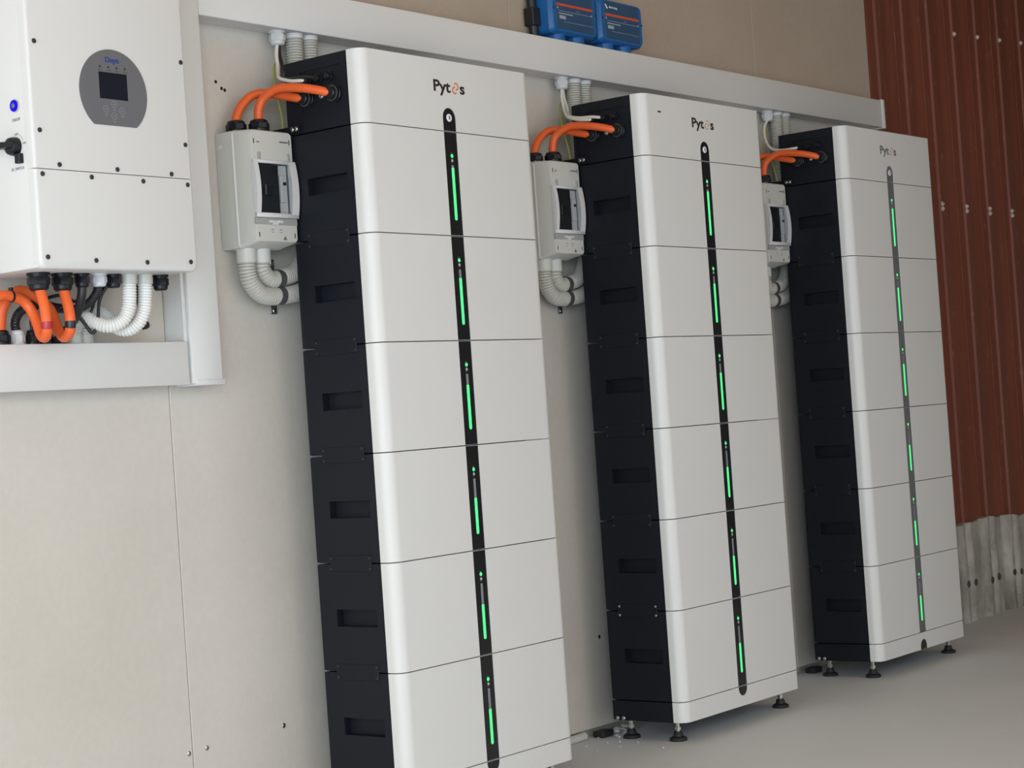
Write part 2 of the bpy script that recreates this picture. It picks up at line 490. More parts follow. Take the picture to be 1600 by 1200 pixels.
def front_profile(groove):
    p = [(0.0, E_), (0.0, R_)]
    for k in range(1, 10):
        a = math.pi / 2 * k / 9
        p.append((R_ - R_ * math.cos(a), R_ - R_ * math.sin(a)))
    if groove: p += [(SX0, 0.0), (SX0, GD), (SX1, GD), (SX1, 0.0)]
    for k in range(0, 9):
        a = math.pi / 2 * k / 9
        p.append((W - R_ + R_ * math.sin(a), R_ - R_ * math.cos(a)))
    p += [(W, R_), (W, E_)]
    return p
def spandrels(mb, zc, up):
    """fill the two corners of the groove end so that it ends in a half circle around zc"""
    r = (SX1 - SX0) / 2; cx = (SX0 + SX1) / 2; s = 1 if up else -1
    for side in (-1, 1):
        pts = [(cx + side * r, zc + s * r)]
        pts += [(cx + side * r * math.cos(a), zc + s * r * math.sin(a)) for a in [math.pi / 2 * k / 8 for k in range(9)]]
        mb.prism(pts, 'y', 0.0, GD)
def stadium(zlo, zhi, round_lo, round_hi, inset=0.0006):
    r = (SX1 - SX0) / 2 - inset; cx = (SX0 + SX1) / 2
    p = []
    if round_lo: p += [(cx - r * math.cos(a), zlo + r - r * math.sin(a)) for a in [math.pi * k / 14 for k in range(15)]]
    else: p += [(cx - r, zlo), (cx + r, zlo)]
    if round_hi: p += [(cx + r * math.cos(a), zhi - r + r * math.sin(a)) for a in [math.pi * k / 14 for k in range(15)]]
    else: p += [(cx + r, zhi), (cx - r, zhi)]
    return p
def side_body(z0, z1, rec, rdepth):
    """black case between the front cover and the rear cover, left side with a recess rec = (y0, y1, z0, z1)"""
    mb = MB()
    y0, y1 = E_ + 0.0005, D - 0.008
    a, b, c, d = rec
    v = [(0, y0, z0), (0, y1, z0), (0, y1, z1), (0, y0, z1), (0, a, c), (0, b, c), (0, b, d), (0, a, d),
         (rdepth, a, c), (rdepth, b, c), (rdepth, b, d), (rdepth, a, d),
         (W, y0, z0), (W, y1, z0), (W, y1, z1), (W, y0, z1)]
    f = [[0, 1, 5, 4], [1, 2, 6, 5], [2, 3, 7, 6], [3, 0, 4, 7], [4, 5, 9, 8], [5, 6, 10, 9], [6, 7, 11, 10], [7, 4, 8, 11], [8, 9, 10, 11],
         [12, 15, 14, 13], [0, 12, 13, 1], [3, 2, 14, 15], [0, 3, 15, 12], [1, 13, 14, 2]]
    return mb.raw(v, f)

def module(tower, k, far, bright_bolts):
    z = ZF - HC - H * k
    m = obj('battery_module', cached('mod', lambda: side_body(-H + 0.0016, -0.0016, (0.058, 0.175, -0.136, -0.099), 0.020).mesh('module_case', BLACK)), tower, (0, 0, z))
    obj('rear_cover', cached('rear', lambda: MB().box(0.0012, W - 0.0012, D - 0.0070, D, -H + 0.0022, -0.0022, 0.0008, 1).mesh('rear_cover', BLACK)), m)
    obj('joint_core', cached('core', lambda: MB().box(0.02, W - 0.02, 0.07, 0.185, -0.002, 0.002).mesh('joint_core', BLACK)), m)
    obj('front_cover', cached('cover', lambda: MB().prism(front_profile(True), 'z', -H + 0.0011, -0.0011).mesh('front_cover', WHITE)), m)
    st = FILM if far else GLOSSB
    obj('light_strip', cached('strip%d' % far, lambda: MB().prism(stadium(-H + 0.0018, -0.0018, False, False), 'y', 0.0014, GD - 0.0001).mesh('light_strip', st)), m)
    frac = [0.95, 0.84, 0.80, 0.65, 0.62, 0.63][k]
    cx = (SX0 + SX1) / 2 + 0.0015; top, bot = -0.0745, -0.1985
    zg = bot + (top - bot) * frac
    def cap(mb, za, zb, r=0.0042):
        pts = [(cx - r * math.cos(a), za + r - r * math.sin(a)) for a in [math.pi * q / 8 for q in range(9)]] + [(cx + r, zb), (cx - r, zb)]
        return mb.prism(pts, 'y', 0.0008, 0.0016)
    obj('charge_bar', cached('green%d' % k, lambda: cap(MB(), bot, zg).mesh('charge_bar', GREEN)), m)['label'] = 'lit green charge level bar'
    if frac < 0.99:
        obj('charge_bar', cached('grey%d' % k, lambda: MB().prism([(cx - 0.0036, zg), (cx + 0.0036, zg), (cx + 0.0036, top), (cx - 0.0036, top)], 'y', 0.0009, 0.0016).mesh('charge_bar_unlit', GREY_LED)), m)['label'] = 'unlit grey top of the charge bar'
    obj('status_light', cached('led_g', lambda: MB().lathe((0, 0, 0), (0, -1, 0), [(-0.0015, 0.0042), (0.0006, 0.0042), (0.001, 0.003)], 12).mesh('status_light', GREEN)), m, (cx, 0.0014, -0.054))
    obj('status_light', cached('led_w', lambda: MB().lathe((0, 0, 0), (0, -1, 0), [(-0.0015, 0.0034), (0.0006, 0.0034), (0.001, 0.0024)], 12).mesh('status_light_unlit', mat('unlit_led', (0.42, 0.44, 0.46), 0.4))), m, (cx, 0.0014, -0.0645))
    obj('icon_print', cached('icons', lambda: MB().box(cx - 0.0045, cx + 0.002, 0.0011, 0.0016, -0.0485, -0.047).box(cx - 0.004, cx + 0.001, 0.0011, 0.0016, -0.0605, -0.0595).box(cx - 0.004, cx + 0.001, 0.0011, 0.0016, -0.0705, -0.0695).mesh('icon_print', mat('dim_print', (0.12, 0.125, 0.13), 0.5))), m)
    if k > 0:
        joint(m, 0.0, bright_bolts)
    return m
def joint(parent, z, bright):
    p = obj('joint_plate', cached('jp', lambda: MB().box(-0.0018, 0.001, 0.064, 0.186, -0.0175, 0.0175, 0.0008, 1).mesh('joint_plate', BLACK)), parent, (0, 0, z))
    return p
def joint_bolts(module_obj, bright):
    bm_ = screw_mesh('jb_%d' % bright, 0.0032, 0.002, (-1, 0, 0), STEEL if bright else SCRW)
    for y in (0.068, 0.181):
        for z in (-0.0115, 0.0115):
            obj('bolt', bm_, module_obj, (-0.0018, y - 0.0 if y < .1 else y - 0.0, z))

def tower(x0, idx, label):
    far = 1 if idx == 2 else 0
    t = thing('battery_tower', (x0, 0, 0), label, 'battery', 'battery towers along the wall')
    # top unit
    c = obj('top_unit', cached('topcase', lambda: side_body(-HC + 0.0016, -0.0005, (0.058, 0.178, -0.116, -0.026), 0.0025).mesh('top_case', BLACK)), t, (0, 0, ZF))
    obj('rear_cover', cached('toprear', lambda: MB().box(0.0012, W - 0.0012, D - 0.0070, D, -HC + 0.0022, -0.001, 0.0008, 1).mesh('top_rear', BLACK)), c)
    def topcover():
        mb = MB()
        zc = -0.1065 - (SX1 - SX0) / 2
        mb.prism(front_profile(False), 'z', zc + (SX1 - SX0) / 2, 0.0)
        mb.prism(front_profile(True), 'z', -HC + 0.0011, zc + (SX1 - SX0) / 2)
        spandrels(mb, zc, True)
        return mb.mesh('top_front_cover', WHITE)
    obj('front_cover', cached('topcover', topcover), c)
    obj('light_strip', cached('topstrip%d' % far, lambda: MB().prism(stadium(-HC + 0.0018, -0.1070, False, True), 'y', 0.0014, GD - 0.0001).mesh('top_strip', FILM if far else GLOSSB)), c)
    cx = (SX0 + SX1) / 2
    def button():
        mb = MB()
        mb.lathe((cx, 0.0016, -0.1285), (0, -1, 0), [(0, 0.0088), (0.0014, 0.0088), (0.0022, 0.0074), (0.0022, 0.0046), (0.0012, 0.0044)], 20)
        return mb.mesh('power_button', BUTTONW)
    pb = obj('power_button', cached('pbutton', button), c)
    obj('button_symbol', cached('pbs', lambda: MB().box(cx - 0.0011, cx + 0.0011, -0.0010, 0.0004, -0.1325, -0.1245, 0.0003, 1).mesh('button_symbol', INK)), pb)
    # logo
    lz = -0.0590
    lx = 0.2905 if idx == 0 else 0.2825
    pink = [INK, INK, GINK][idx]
    obj('logo_lettering', text_mesh('pyt%d' % idx, 'Pyt', 0.036, pink, 'front', 0.0585, 0.0009), c, (lx - 0.0245, -0.0002, lz - 0.0015))
    obj('logo_lettering', text_mesh('s%d' % idx, 's', 0.036, pink, 'front', 0.0165, 0.0009), c, (lx + 0.0455, -0.0002, lz - 0.0015))
    def emblem():
        mb = MB(); ro, wd = 0.0090, 0.0036
        def arc(ccx, ccz, a0, a1, r):
            pts = []
            q = 14
            for k in range(q + 1):
                a = math.radians(a0 + (a1 - a0) * k / q); pts.append((ccx + r * math.cos(a), ccz + r * math.sin(a)))
            for k in range(q, -1, -1):
                a = math.radians(a0 + (a1 - a0) * k / q); pts.append((ccx + (r - wd) * math.cos(a), ccz + (r - wd) * math.sin(a)))
            mb.prism(pts, 'y', -0.0004, 0.0003)
        arc(0.0026, 0.0044, -105, 140, ro)       # upper hook
        arc(-0.0026, -0.0044, 75, 320, ro)       # lower hook
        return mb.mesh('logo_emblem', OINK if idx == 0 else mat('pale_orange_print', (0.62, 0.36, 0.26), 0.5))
    obj('logo_emblem', cached('emblem%d' % min(idx, 1), emblem), c, (lx + 0.0215, -0.0002, lz - 0.0015))
    if idx == 1:
        obj('sticker', MB().box(0.068, 0.082, -0.0005, 0.0, -0.0455, -0.0415).mesh('sticker', INK), c)
    # sockets on the side
    for y in (0.159, 0.078):
        s = obj('cable_socket', cached('sock', lambda: MB().lathe((0.006, 0, 0), (-1, 0, 0), [(-0.001, 0.0185), (0.008, 0.0185), (0.009, 0.0165), (0.014, 0.0165), (0.015, 0.0150), (0.024, 0.0145), (0.026, 0.0125)], 24).mesh('cable_socket', GLAND)), c, (0, y, -0.087))
        obj('seal_ring', cached('sockring', lambda: MB().lathe((-0.0095, 0, 0), (-1, 0, 0), [(0, 0.0172), (0.0022, 0.0172)], 24).mesh('seal_ring', mat('grey_seal', (0.07, 0.072, 0.075), 0.3))), s)
    for y in (0.090, 0.120, 0.153):
        obj('signal_socket', cached('ssock', lambda: MB().lathe((0.006, 0, 0), (-1, 0, 0), [(-0.001, 0.0105), (0.009, 0.0105), (0.0095, 0.0085), (0.018, 0.008), (0.020, 0.0065)], 18).mesh('signal_socket', GLAND)), c, (0, y, -0.048))
    obj('earth_stud', cached('estud', lambda: MB().lathe((0.004, 0, 0), (-1, 0, 0), [(0, 0.0055), (0.004, 0.0055), (0.0041, 0.003), (0.009, 0.003)], 8).mesh('earth_stud', STEEL)), c, (0, 0.118, -0.087))
    # modules
    for k in range(6):
        br = 1 if (idx == 1 and k == 5) else 0
        m = module(t, k, far, br)
        if k > 0: joint_bolts(m, br)
    # base
    b = obj('base', cached('basecase', lambda: MB().box(0, W, E_ + 0.0005, D, -HB + 0.001, -0.0016, 0.0006, 1).mesh('base_case', BLACK)), t, (0, 0, ZF - HC - 6 * H))
    def basecover():
        mb = MB(); zc = -0.0035; r = (SX1 - SX0) / 2
        if not far:
            mb.prism(front_profile(False), 'z', -HB, zc - r); mb.prism(front_profile(True), 'z', zc - r, -0.0011); spandrels(mb, zc, False)
        else:
            zc = -0.0215 - r
            mb.prism(front_profile(False), 'z', zc + r, -0.0011); mb.prism(front_profile(True), 'z', -HB, zc + r); spandrels(mb, zc, True)
        return mb.mesh('base_front_cover', WHITE)
    obj('front_cover', cached('basecover%d' % far, basecover), b)
    if not far:
        obj('light_strip', cached('bstrip', lambda: MB().prism(stadium(-0.0035 - (SX1 - SX0) / 2 + 0.0006, -0.0018, True, False), 'y', 0.0014, GD - 0.0001).mesh('base_strip', GLOSSB)), b)
    else:
        obj('light_strip', cached('bstrip2', lambda: MB().prism(stadium(-HB + 0.0005, -0.0221, False, True), 'y', 0.0014, GD - 0.0001).mesh('base_strip', GLOSSB)), b)
    obj('bottom_lip', cached('blip', lambda: MB().box(0.012, W - 0.012, 0.012, D, -HB - 0.0025, -HB + 0.001).mesh('bottom_lip', BLACK)), b)
    bb = screw_mesh('base_bolt', 0.0052, 0.003, (-1, 0, 0), STEEL)
    for y in (0.212, 0.193): obj('bolt', bb, b, (0, y, -0.047))
    # feet
    for fx, fy in ((0.038, 0.052), (0.558, 0.052), (0.038, 0.198), (0.558, 0.198)):
        ft = obj('foot', cached('pad', lambda: MB().lathe((0, 0, 0), (0, 0, 1), [(0, 0.0225), (0.004, 0.0235), (0.008, 0.0215), (0.012, 0.0135), (0.022, 0.0105), (0.024, 0.009)], 24).mesh('foot_pad', RUBBER)), t, (fx, fy, 0))
        obj('stud', cached('stud', lambda: MB().lathe((0, 0, 0.024), (0, 0, 1), [(0, 0.0055), (0.004, 0.0055), (0.0045, 0.0085), (0.0115, 0.0085), (0.012, 0.0055), (0.0295, 0.0055)], 6).mesh('foot_stud', STEEL)), ft)
    # wall brackets
    def bracket():
        mb = MB()
        mb.box(-0.0075, -0.0022, 0.185, 0.3148, -0.008, 0.006, 0.0006, 1)
        mb.box(-0.030, -0.0022, 0.3110, 0.3148, -0.008, 0.006, 0.0006, 1)
        return mb.mesh('wall_bracket', BLACK)
    br_ = obj('wall_bracket', cached('bracket', bracket), t, (0, 0, ZF - 0.1465))
    for y in (0.192, 0.204): obj('bolt', screw_mesh('br_bolt', 0.0050, 0.003, (-1, 0, 0), STEEL), br_, (-0.0075, y, -0.001))
    return t
TX = (1.0667, 2.1294, 3.2047)
NAMES = ('nearest', 'middle', 'farthest')
tower(TX[0], 0, 'nearest and largest white battery tower, next to the inverter')
tower(TX[1], 1, 'middle white battery tower with a small dark sticker on its top unit')
tower(TX[2], 2, 'farthest white battery tower, beside the red brown corrugated wall')

# ------------------------------------------------------------------ breaker boxes
BX0, BX1 = -0.1350, -0.0050          # relative to its tower
def breaker_box(x0, idx):
    t = thing('breaker_box', (x0, WALL, ZF - 0.404), 'light grey breaker box with clear door on the wall left of the %s battery tower' % NAMES[idx], 'breaker box', 'breaker boxes beside the towers')
    o = Vector((0, WALL, ZF - 0.404))
    def shift(me): me.transform(Matrix.Translation(-o)); return me
    YB, YF = 0.262, 0.210
    zt, zb = ZF - 0.150, ZF - 0.404
    def base():
        mb = MB(); mb.box(BX0, BX1 - 0.002, YB, WALL - 0.0003, zb, zt, 0.004, 2)
        return shift(mb.mesh('box_base', BOXM))
    obj('base', cached('bb_base', base), t)
    def cover():
        mb = MB()
        # tapered front half with rounded rim
        def ringpts(x0_, x1_, z0_, z1_, r, q=5):
            p = []
            for cx, cz, a0 in ((x1_ - r, z1_ - r, 0), (x0_ + r, z1_ - r, 90), (x0_ + r, z0_ + r, 180), (x1_ - r, z0_ + r, 270)):
                for k in range(q + 1):
                    a = math.radians(a0 + 90 * k / q); p.append((cx + r * math.cos(a), cz + r * math.sin(a)))
            return p
        rings = [(ringpts(BX0, BX1 - 0.002, zb, zt, 0.010), YB), (ringpts(BX0 - 0.0022, BX1 - 0.001, zb - 0.0012, zt + 0.0008, 0.011), YB - 0.0005), (ringpts(BX0 - 0.0022, BX1 - 0.001, zb - 0.0012, zt + 0.0008, 0.011), YB - 0.0025), (ringpts(BX0 + 0.0004, BX1 - 0.002, zb + 0.0005, zt, 0.010), YB - 0.005),
                 (ringpts(BX0 + 0.006, BX1, zb + 0.009, zt - 0.003, 0.010), YF + 0.004), (ringpts(BX0 + 0.0085, BX1 - 0.0025, zb + 0.0115, zt - 0.0055, 0.008), YF)]
        vs, fs = [], []
        n = len(rings[0][0])
        for p, y in rings: vs += [(a, y, b) for a, b in p]
        for j in range(len(rings) - 1):
            fs += [[j * n + i, j * n + (i + 1) % n, (j + 1) * n + (i + 1) % n, (j + 1) * n + i] for i in range(n)]
        # front face as a frame round the window opening
        wx0, wx1, wz0, wz1 = BX0 + 0.0125, BX1 - 0.011, ZF - 0.352, ZF - 0.222
        last = (len(rings) - 1) * n
        q = n // 4
        vs += [(wx1, YF, wz1), (wx0, YF, wz1), (wx0, YF, wz0), (wx1, YF, wz0)]
        wv = [len(vs) - 4 + k for k in range(4)]
        for c_ in range(4):
            idxs = [last + c_ * q + k for k in range(q)]
            for k in range(q - 1): fs.append([idxs[k], idxs[k + 1], wv[c_]])
            fs.append([idxs[-1], last + ((c_ + 1) * q) % n, wv[(c_ + 1) % 4], wv[c_]])
        # recess walls and floor
        yr = YF + 0.030
        vs += [(wx1, yr, wz1), (wx0, yr, wz1), (wx0, yr, wz0), (wx1, yr, wz0)]
        rv_ = [len(vs) - 4 + k for k in range(4)]
        for k in range(4): fs.append([wv[k], wv[(k + 1) % 4], rv_[(k + 1) % 4], rv_[k]])
        fs.append(rv_)
        return shift(mb.raw(vs, fs).mesh('box_cover', BOXM))
    cv = obj('front_cover', cached('bb_cover', cover), t)
    # breaker inside the window
    def breaker():
        mb = MB()
        mb.box(BX0 + 0.016, BX0 + 0.080, YF - 0.003, YF + 0.0295, ZF - 0.334, ZF - 0.227, 0.002, 1)
        return shift(mb.mesh('breaker', BRKD))
    br = obj('breaker', cached('bb_brk', breaker), t); br['label'] = 'dark breaker behind the clear door'
    obj('breaker_toggle', cached('bb_tog', lambda: shift(MB().box(BX0 + 0.036, BX0 + 0.064, YF - 0.0055, YF - 0.002, ZF - 0.295, ZF - 0.268, 0.002, 1).mesh('breaker_toggle', BLKTAPE))), br)
    obj('breaker', cached('bb_brk2', lambda: shift(MB().box(BX0 + 0.0805, BX0 + 0.1080, YF + 0.002, YF + 0.0295, ZF - 0.334, ZF - 0.227, 0.001, 1).box(BX0 + 0.0825, BX0 + 0.1000, YF - 0.0055, YF + 0.003, ZF - 0.308, ZF - 0.250, 0.001, 1).mesh('breaker_white', BRKW))), t)['label'] = 'white breaker behind the clear door'
    obj('breaker_window', cached('bb_bw', lambda: shift(MB().box(BX0 + 0.0885, BX0 + 0.0975, YF - 0.0062, YF - 0.0050, ZF - 0.271, ZF - 0.264).mesh('breaker_window', INK))), t)
    # clear bulging door: rim + pane following an arc
    dz0, dz1 = ZF - 0.342, ZF - 0.218
    dx0, dx1 = BX0 + 0.004, BX1 + 0.001
    def yfun(z):
        s = (z - dz0) / (dz1 - dz0)
        return YF - 0.003 - 0.0075 * math.sin(math.pi * s) ** 0.8
    def door_rim():
        mb = MB(); q = 16
        zs = [dz0 + (dz1 - dz0) * k / q for k in range(q + 1)]
        for xa, xb in ((dx0, dx0 + 0.013), (dx1 - 0.020, dx1)):
            pts = [(yfun(z) - 0.001, z) for z in zs] + [(YF, dz1), (YF, dz0)]
            mb.prism(pts, 'x', xa, xb)
        mb.box(dx0, dx1, YF - 0.0045, YF - 0.0003, dz1 - 0.0075, dz1, 0.0008, 1)
        mb.box(dx0, dx1, YF - 0.0060, YF - 0.0003, dz0, dz0 + 0.010, 0.0008, 1)
        return shift(mb.mesh('door_rim', DOORFR, 60))
    dr = obj('door', cached('bb_rim', door_rim), t); dr['label'] = 'curved clear plastic door'
    def pane():
        q = 16; zs = [dz0 + 0.006 + (dz1 - dz0 - 0.011) * k / q for k in range(q + 1)]
        pts = [(yfun(z), z) for z in zs] + [(yfun(z) + 0.0015, z) for z in zs[::-1]]
        return shift(MB().prism(pts, 'x', dx0 + 0.013, dx1 - 0.020).mesh('pane', CLEAR, 60))
    obj('pane', cached('bb_pane', pane), dr)
    def strip():
        return shift(MB().box(BX0 + 0.004, BX1 - 0.0015, YF - 0.0010, YF + 0.002, ZF - 0.357, ZF - 0.3425).mesh('door_strip', BOXSTRIP))
    obj('door_strip', cached('bb_strip', strip), t)
    obj('latch', cached('bb_latch', lambda: shift(MB().box(BX0 + 0.044, BX0 + 0.056, YF - 0.006, YF, ZF - 0.3535, ZF - 0.3475, 0.001, 1).box(BX0 + 0.068, BX0 + 0.082, YF - 0.006, YF, ZF - 0.3535, ZF - 0.3475, 0.001, 1).box(BX0 + 0.054, BX0 + 0.070, YF - 0.004, YF, ZF - 0.3575, ZF - 0.348, 0.001, 1).mesh('latch', WGLAND))), dr)
    def prints():
        mb = MB()
        for xa, xb, za, zb_ in ((0.022, 0.031, -0.181, -0.1785), (0.091, 0.117, -0.178, -0.1745), (0.050, 0.058, -0.368, -0.3665), (0.050, 0.058, -0.3735, -0.3725), (0.074, 0.083, -0.368, -0.3665), (0.074, 0.083, -0.3735, -0.3725)):
            mb.box(BX0 + xa, BX0 + xb, YF - 0.0003, YF + 0.0003, ZF + za, ZF + zb_)
        tx, tz = BX0 + 0.090, ZF - 0.386
        mb.prism([(tx - 0.006, tz - 0.003), (tx + 0.006, tz - 0.003), (tx, tz + 0.006)], 'y', YF - 0.0003, YF + 0.0003)
        return shift(mb.mesh('print', GINK))
    obj('print', cached('bb_print', prints), t)
    def slot():
        return shift(MB().box(BX0 + 0.0125, BX0 + 0.0150, YF - 0.0004, YF + 0.0003, ZF - 0.1835, ZF - 0.173).box(BX0 + 0.1190, BX0 + 0.1215, YF - 0.0004, YF + 0.0003, ZF - 0.181, ZF - 0.1705)
                     .box(BX0 + 0.0125, BX0 + 0.0150, YF - 0.0004, YF + 0.0003, ZF - 0.384, ZF - 0.374).box(BX0 + 0.1190, BX0 + 0.1215, YF - 0.0004, YF + 0.0003, ZF - 0.384, ZF - 0.374).mesh('screw_slot', INK))
    obj('screw_slot', cached('bb_slot', slot), t)
    hinge = cached('bb_hinge', lambda: MB().box(-0.004, 0.004, -0.0035, 0.001, -0.009, 0.009, 0.001, 1).mesh('hinge', BOXSTRIP))
    for hx in (0.026, 0.113): obj('hinge', hinge, t, (BX0 + hx, YF - o.y, ZF - 0.211 - o.z))
    obj('knockout', cached('bb_ko', lambda: MB().lathe((0, 0, 0), (-1, 0, 0), [(-0.001, 0.0055), (0.0008, 0.0055), (0.0008, 0.0035), (0.0002, 0.003)], 16).mesh('knockout', DOORFR)), t, (BX0, 0.297 - o.y, ZF - 0.181 - o.z))
    for gx, gy in ((-0.1005, 0.281), (-0.066, 0.246)):
        obj('cable_gland', gland_mesh('gl_box', 0.0225, 0.026, (0, 0, 1), GLAND), t, (gx, gy - o.y, zt - o.z))
    for gx in (-0.1050, -0.0610):
        obj('conduit_collar', cached('bb_col', lambda: MB().lathe((0, 0, 0), (0, 0, -1), [(-0.001, 0.0215), (0.029, 0.0215), (0.030, 0.0195)], 24).mesh('conduit_collar', BOXM)), t, (gx, 0.272 - o.y, zb - o.z))
    return t
for i in range(3): breaker_box(TX[i], i)

# ------------------------------------------------------------------ cables and conduits
def cable(name, pts, r, material, label, cat, group=None, step=0.006, seg=12, base=None):
    p = catmull(pts, step)
    b = Vector(base) if base else p[0].copy()
    me = MB().tube([q - b for q in p], r, seg).mesh(name, material, 60)
    return tag(obj(name, me, None, b), label, cat, group)
def ribbed(name, pts, r, material, label, cat, group=None, pitch=0.0062, depth=0.16, seg=20):
    p = catmull(pts, pitch / 4)
    b = p[0].copy()
    pat = (1.0, 1.0, 1.0, 1.0 - depth)
    me = MB().tube([q - b for q in p], r, seg, lambda i: pat[i % 4]).mesh(name, material, 25)
    return tag(obj(name, me, None, b), label, cat, group)

A = [(-.1005, .281, 1.534), (-.0985, .280, 1.550), (-.087, .276, 1.574), (-.064, .266, 1.597), (-.042, .252, 1.603), (-.028, .228, 1.598), (-.020, .200, 1.590), (-.016, .175, 1.583), (-.010, .160, 1.5795)]
B = [(-.066, .246, 1.534), (-.0665, .2455, 1.550), (-.066, .243, 1.566), (-.061, .236, 1.584), (-.054, .214, 1.599), (-.046, .188, 1.604), (-.036, .140, 1.597), (-.024, .105, 1.588), (-.014, .086, 1.581), (-.008, .079, 1.5795)]
for i in range(3):
    x0, nm = TX[i], NAMES[i]
    cable('power_cable', [(x0 + p[0], p[1], p[2]) for p in A], 0.0098, ORANGE, 'orange power cable to the rear socket of the %s battery tower' % nm, 'cable', 'orange tower cables')
    cable('power_cable', [(x0 + p[0], p[1], p[2]) for p in B], 0.0098, ORANGE, 'orange power cable to the front socket of the %s battery tower' % nm, 'cable', 'orange tower cables')
    # gland under the trunking
    g = tag(obj('cable_gland', gland_mesh('gl_trunk', 0.0185, 0.032, (0, 0, -1), WGLAND), None, (x0 + 0.046, 0.283, ZF + 0.0885)), 'white cable gland under the trunking above the %s battery tower' % nm, 'cable gland')
    wp = [(.042, .281, 1.726), (.036, .279, 1.702), (.026, .268, 1.672), (.008, .250, 1.650), (-.012, .226, 1.634), (-.017, .190, 1.622), (-.016, .165, 1.6185), (-.010, .154, 1.618)]
    if i == 2: wp = [(.040, .281, 1.726), (.020, .283, 1.700), (.004, .270, 1.655), (-.012, .240, 1.625), (-.018, .200, 1.617), (-.016, .165, 1.617), (-.010, .154, 1.618)]
    cable('signal_cable', [(x0 + p[0], p[1], p[2]) for p in wp], 0.0042, WCABLE, 'thin white signal cable curving into the %s battery tower' % nm, 'cable', 'white signal cables', 0.005, 10)
    if i < 2:
        bp = [(.051, .284, 1.726), (.047, .280, 1.700), (.038, .266, 1.674), (.018, .248, 1.652), (-.006, .226, 1.637), (-.012, .190, 1.628), (-.014, .150, 1.624), (-.010, .124, 1.619)]
        cable('signal_cable', [(x0 + p[0], p[1], p[2]) for p in bp], 0.0042, BCABLE if i == 0 else WCABLE, ('thin black signal cable behind the white one at the %s battery tower' if i == 0 else 'second thin pale signal cable beside the first at the %s battery tower') % nm, 'cable', None, 0.005, 10)
    ep = [(.058, .300, 1.725), (.060, .298, 1.700), (.030, .284, 1.672), (.022, .276, 1.635), (.016, .262, 1.591), (.006, .246, 1.550), (-.004, .236, 1.522)]
    cable('earth_wire', [(x0 + p[0], p[1], p[2]) for p in ep], 0.0024, EARTH, 'yellow green earth wire behind the %s battery tower' % nm, 'wire', 'earth wires', 0.006, 8)
    # conduits: down from the box, behind the tower and up to the trunking
    zb = ZF - 0.404 - 0.028
    o1 = [(-.105, .272, zb), (-.104, .272, zb - .022), (-.096, .272, zb - .045), (-.075, .272, zb - .065), (-.045, .272, zb - .073), (0.0, .272, zb - .071), (.06, .272, zb - .060), (.115, .276, zb - .030), (.142, .280, zb + .03), (.148, .285, zb + .12), (.1480, .285, zb + .30), (.1480, .285, ZF + .0905)]
    o2 = [(-.061, .272, zb), (-.060, .272, zb - .015), (-.050, .272, zb - .030), (-.030, .272, zb - .037), (0.0, .272, zb - .031), (.04, .272, zb - .020), (.075, .276, zb + .012), (.096, .280, zb + .07), (.1005, .285, zb + .15), (.1005, .285, zb + .30), (.1005, .285, ZF + .0905)]
    ribbed('conduit', [(x0 + p[0], p[1], p[2]) for p in o1], 0.0195, CONDUIT, 'outer grey ribbed conduit looping from under the breaker box of the %s tower' % nm, 'conduit', 'grey ribbed conduits')
    ribbed('conduit', [(x0 + p[0], p[1], p[2]) for p in o2], 0.0195, CONDUIT, 'inner grey ribbed conduit looping from under the breaker box of the %s tower' % nm, 'conduit', 'grey ribbed conduits')
    for cx in (0.1005, 0.148):
        c = tag(obj('conduit_collar', cached('tr_col', lambda: MB().lathe((0, 0, 0), (0, 0, -1), [(0, 0.0222), (0.004, 0.0222), (0.0045, 0.0208), (0.010, 0.0208)], 24).mesh('trunk_collar', TRUNKM)), None, (x0 + cx, 0.285, ZF + 0.0885)),
                'grey conduit collar under the trunking, %s of the two by the %s tower' % ('left' if cx < .12 else 'right', nm), 'collar')
    # double pipe clamp
    t = thing('pipe_clamp', (x0 + 0.008, WALL, ZF - 0.482), 'dark metal double pipe clamp on the conduits left of the %s tower' % nm, 'pipe clamp', 'double pipe clamps')
    obj('strap_plate', cached('cl_plate', lambda: MB().box(-0.0105, 0.0105, -0.0035, -0.0003, -0.059, 0.063, 0.0015, 1).mesh('strap_plate', DSTEEL)), t)
    for dz, dxx in ((0.0150, -0.022), (-0.0215, -0.022)):
        def loop():
            vs, fs = [], []; q = 20
            for k in range(q + 1):
                a = 2 * math.pi * k / q
                for rr in (0.0199, 0.0212):
                    for xx in (-0.008, 0.008): vs.append((xx, -0.043 + rr * math.cos(a), rr * math.sin(a)))
            for k in range(q):
                b_, c_ = 4 * k, 4 * (k + 1)
                fs += [[b_, b_ + 1, c_ + 1, c_], [b_ + 2, c_ + 2, c_ + 3, b_ + 3], [b_, c_, c_ + 2, b_ + 2], [b_ + 1, b_ + 3, c_ + 3, c_ + 1]]
            return MB().raw(vs, fs).mesh('clamp_loop', DSTEEL)
        obj('clamp_loop', cached('cl_loop', loop), t, (dxx, 0, dz))
    for dz in (-0.051, 0.053): obj('screw', screw_mesh('cl_screw', 0.0055, 0.003, (0, -1, 0), STEEL), t, (0, -0.0035, dz))

